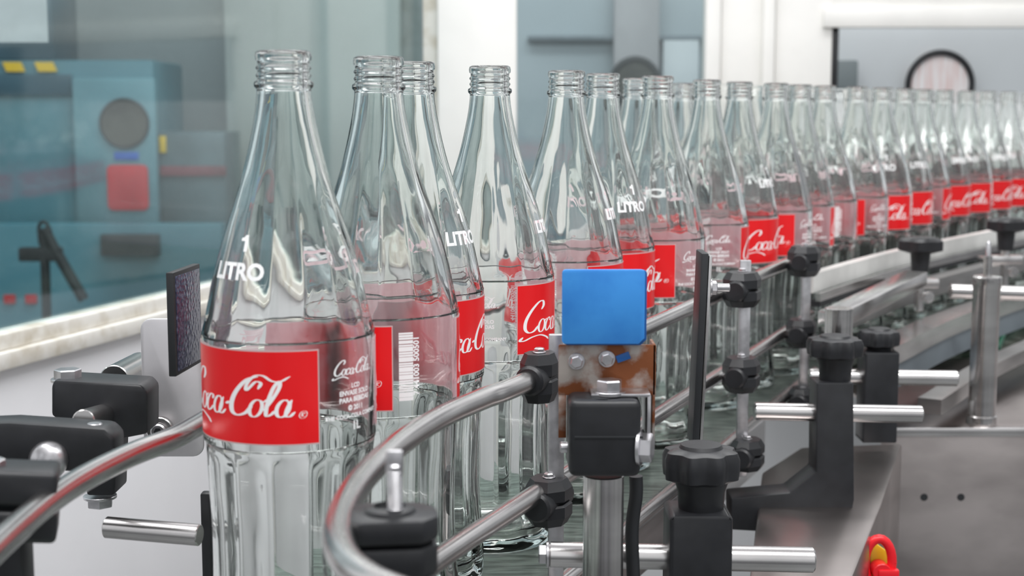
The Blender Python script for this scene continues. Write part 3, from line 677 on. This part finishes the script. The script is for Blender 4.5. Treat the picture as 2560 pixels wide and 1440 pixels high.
pbox(185,195,392,620,YR+7,2.5,'door_panel',M['teall'],.8,t)
pbox(-900,560,560,1000,YR-2,6,'lower_panel',M['teal'],.6,t,zb=-82)
pbox(398,330,565,640,YR+12,20,'side_cabinet',M['tealg'],.5,t)
pbox(-900,-60,130,150,YR+14,20,'upper_cover',M['navy'],.6,t)
c=W(312,308,YR+6.8); m=MB().cyl(c,c+Vector((0,-.6,0)),5.7,seg=40); m.build('porthole_glass',M['hole'],t); ring(t,c+Vector((0,-.5,0)),5.5,.35,M['dark'],'porthole_rim')
pbox(285,380,346,400,YR+6.6,.4,'blue_sticker',M['bluel'],.1,t)
MB().prism(rrect(268,412,370,526,YR+6.2,1.3),(0,.7,0),bev=.1).build('red_warning_plate',M['redp'],t)
pbox(398,340,414,382,YR+11,.8,'yellow_tag',M['yel'],.1,t)
pbox(400,415,565,440,YR+11,.8,'red_stripe',M['redd'],.1,t)
for i,x in enumerate((5,85)):
    a=W(x,155,YR+9);b=W(x+46,155,YR+9);h=2.2
    MB().prism([a,b,b+Vector((.9,0,-h)),a+Vector((.9,0,-h))],(0,.6,0),bev=0).build('yellow_hazard_stripe',M['yel'],t)
pbox(-60,186,180,240,YR+9.2,.5,'dark_slot',M['navy'],.1,t)
tag(pbox(-200,-120,115,106,215,.3,'notice_sheet',M['paper'],0),'white paper notice at the top left corner of the window','notice')
tag(pbox(250,587,394,640,YR-5,3,'dark_latch_box',M['dark'],.3),'dark flat box on the teal machine behind the left window','box')
c=W(115,770,300); t=thing('instrument_stand',(c.x,c.y,c.z),'black articulated instrument stand behind the left window','stand')
MB().tube([W(118,830,300),W(112,640,300),W(108,585,300)],1.0).build('pole',M['dark'],t)
MB().tube([W(110,570,300),W(135,620,300),W(210,750,300)],1.15).build('slanting_arm',M['dark'],t)
MB().prism(rrect(45,620,150,654,299,.4),(0,2.5,0),bev=.2).build('head',M['dark'],t)
MB().tube([W(100,610,300),W(98,565,300),W(112,556,300),W(126,580,300),W(124,615,300)],.4).build('cable_loop',M['dark'],t)
for i,x in enumerate((8,62)):
    tag(pbox(x,738,x+28,760,YR-3,1.2,'warning_sticker',M['redp'],.2),('small red mark at the left edge low on the teal machine','small red mark beside the pole of the instrument stand')[i],'sticker')
struct(MB().prism([(-400,-100,-82),(500,-100,-82),(500,500,-82),(-400,500,-82)],(0,0,-2),bev=0).build('floor',M['floor']))
# ---------------------------------------------------------------- light
w=bpy.data.worlds.new('World'); bpy.context.scene.world=w; w.use_nodes=True; nt=w.node_tree; N=nt.nodes; L=nt.links; N.clear()
o=N.new('ShaderNodeOutputWorld'); bg=N.new('ShaderNodeBackground'); L.new(bg.outputs[0],o.inputs[0])
tc=N.new('ShaderNodeTexCoord'); sx=N.new('ShaderNodeSeparateXYZ'); L.new(tc.outputs['Generated'],sx.inputs[0])
r=N.new('ShaderNodeValToRGB'); e=r.color_ramp.elements; mr=N.new('ShaderNodeMapRange'); mr.inputs[1].default_value=-1; mr.inputs[2].default_value=1
L.new(sx.outputs[2],mr.inputs[0]); L.new(mr.outputs[0],r.inputs[0])
e[0].position=.3; e[0].color=(.10,.10,.11,1); e[1].position=1; e[1].color=(1,1,1.02,1)
x=e.new(.47); x.color=(.30,.31,.32,1); x=e.new(.56); x.color=(.8,.82,.84,1)
n=N.new('ShaderNodeTexNoise'); n.inputs['Scale'].default_value=4.5; n.inputs['Detail'].default_value=1; mp=N.new('ShaderNodeMapping'); mp.inputs['Scale'].default_value=(1,1,.3)
L.new(tc.outputs['Generated'],mp.inputs[0]); L.new(mp.outputs[0],n.inputs['Vector'])
r2=N.new('ShaderNodeValToRGB'); r2.color_ramp.elements[0].position=.43; r2.color_ramp.elements[0].color=(.25,.25,.26,1); r2.color_ramp.elements[1].position=.5; r2.color_ramp.elements[1].color=(1,1,1,1); L.new(n.outputs[0],r2.inputs[0])
mx=N.new('ShaderNodeMix'); mx.data_type='RGBA'; mx.blend_type='MULTIPLY'; mx.inputs[0].default_value=1; L.new(r.outputs[0],mx.inputs[6]); L.new(r2.outputs[0],mx.inputs[7])
L.new(mx.outputs[2],bg.inputs[0]); bg.inputs[1].default_value=1.15
def area(loc,tgt,sx_,sy_,en,col=(1,1,1)):
    l=bpy.data.lights.new('ceiling_light','AREA'); l.shape='RECTANGLE'; l.size=sx_; l.size_y=sy_; l.energy=en; l.color=col
    o=bpy.data.objects.new('ceiling_light',l); C.objects.link(o); o.location=Vector(loc)*S; o.rotation_euler=(Vector(tgt)-Vector(loc)).to_track_quat('-Z','Y').to_euler()
area((60,20,170),(20,120,0),1.6,.3,24)
area((-60,60,180),(0,120,0),1.4,.3,15)
area((40,230,200),(40,230,0),2,.5,25)
area((-60,300,160),(-60,340,0),1.5,.5,4)
# ---------------------------------------------------------------- camera
cam=bpy.data.cameras.new('Camera'); co=bpy.data.objects.new('Camera',cam); C.objects.link(co)
co.location=(0,0,H*S); co.rotation_euler=(PI/2-PITCH,0,0); cam.sensor_width=36; cam.lens=F/2560*36; cam.clip_start=.01
cam.dof.use_dof=True; cam.dof.focus_distance=.92; cam.dof.aperture_fstop=11
bpy.context.scene.camera=co
bpy.context.scene.view_settings.view_transform='Standard'
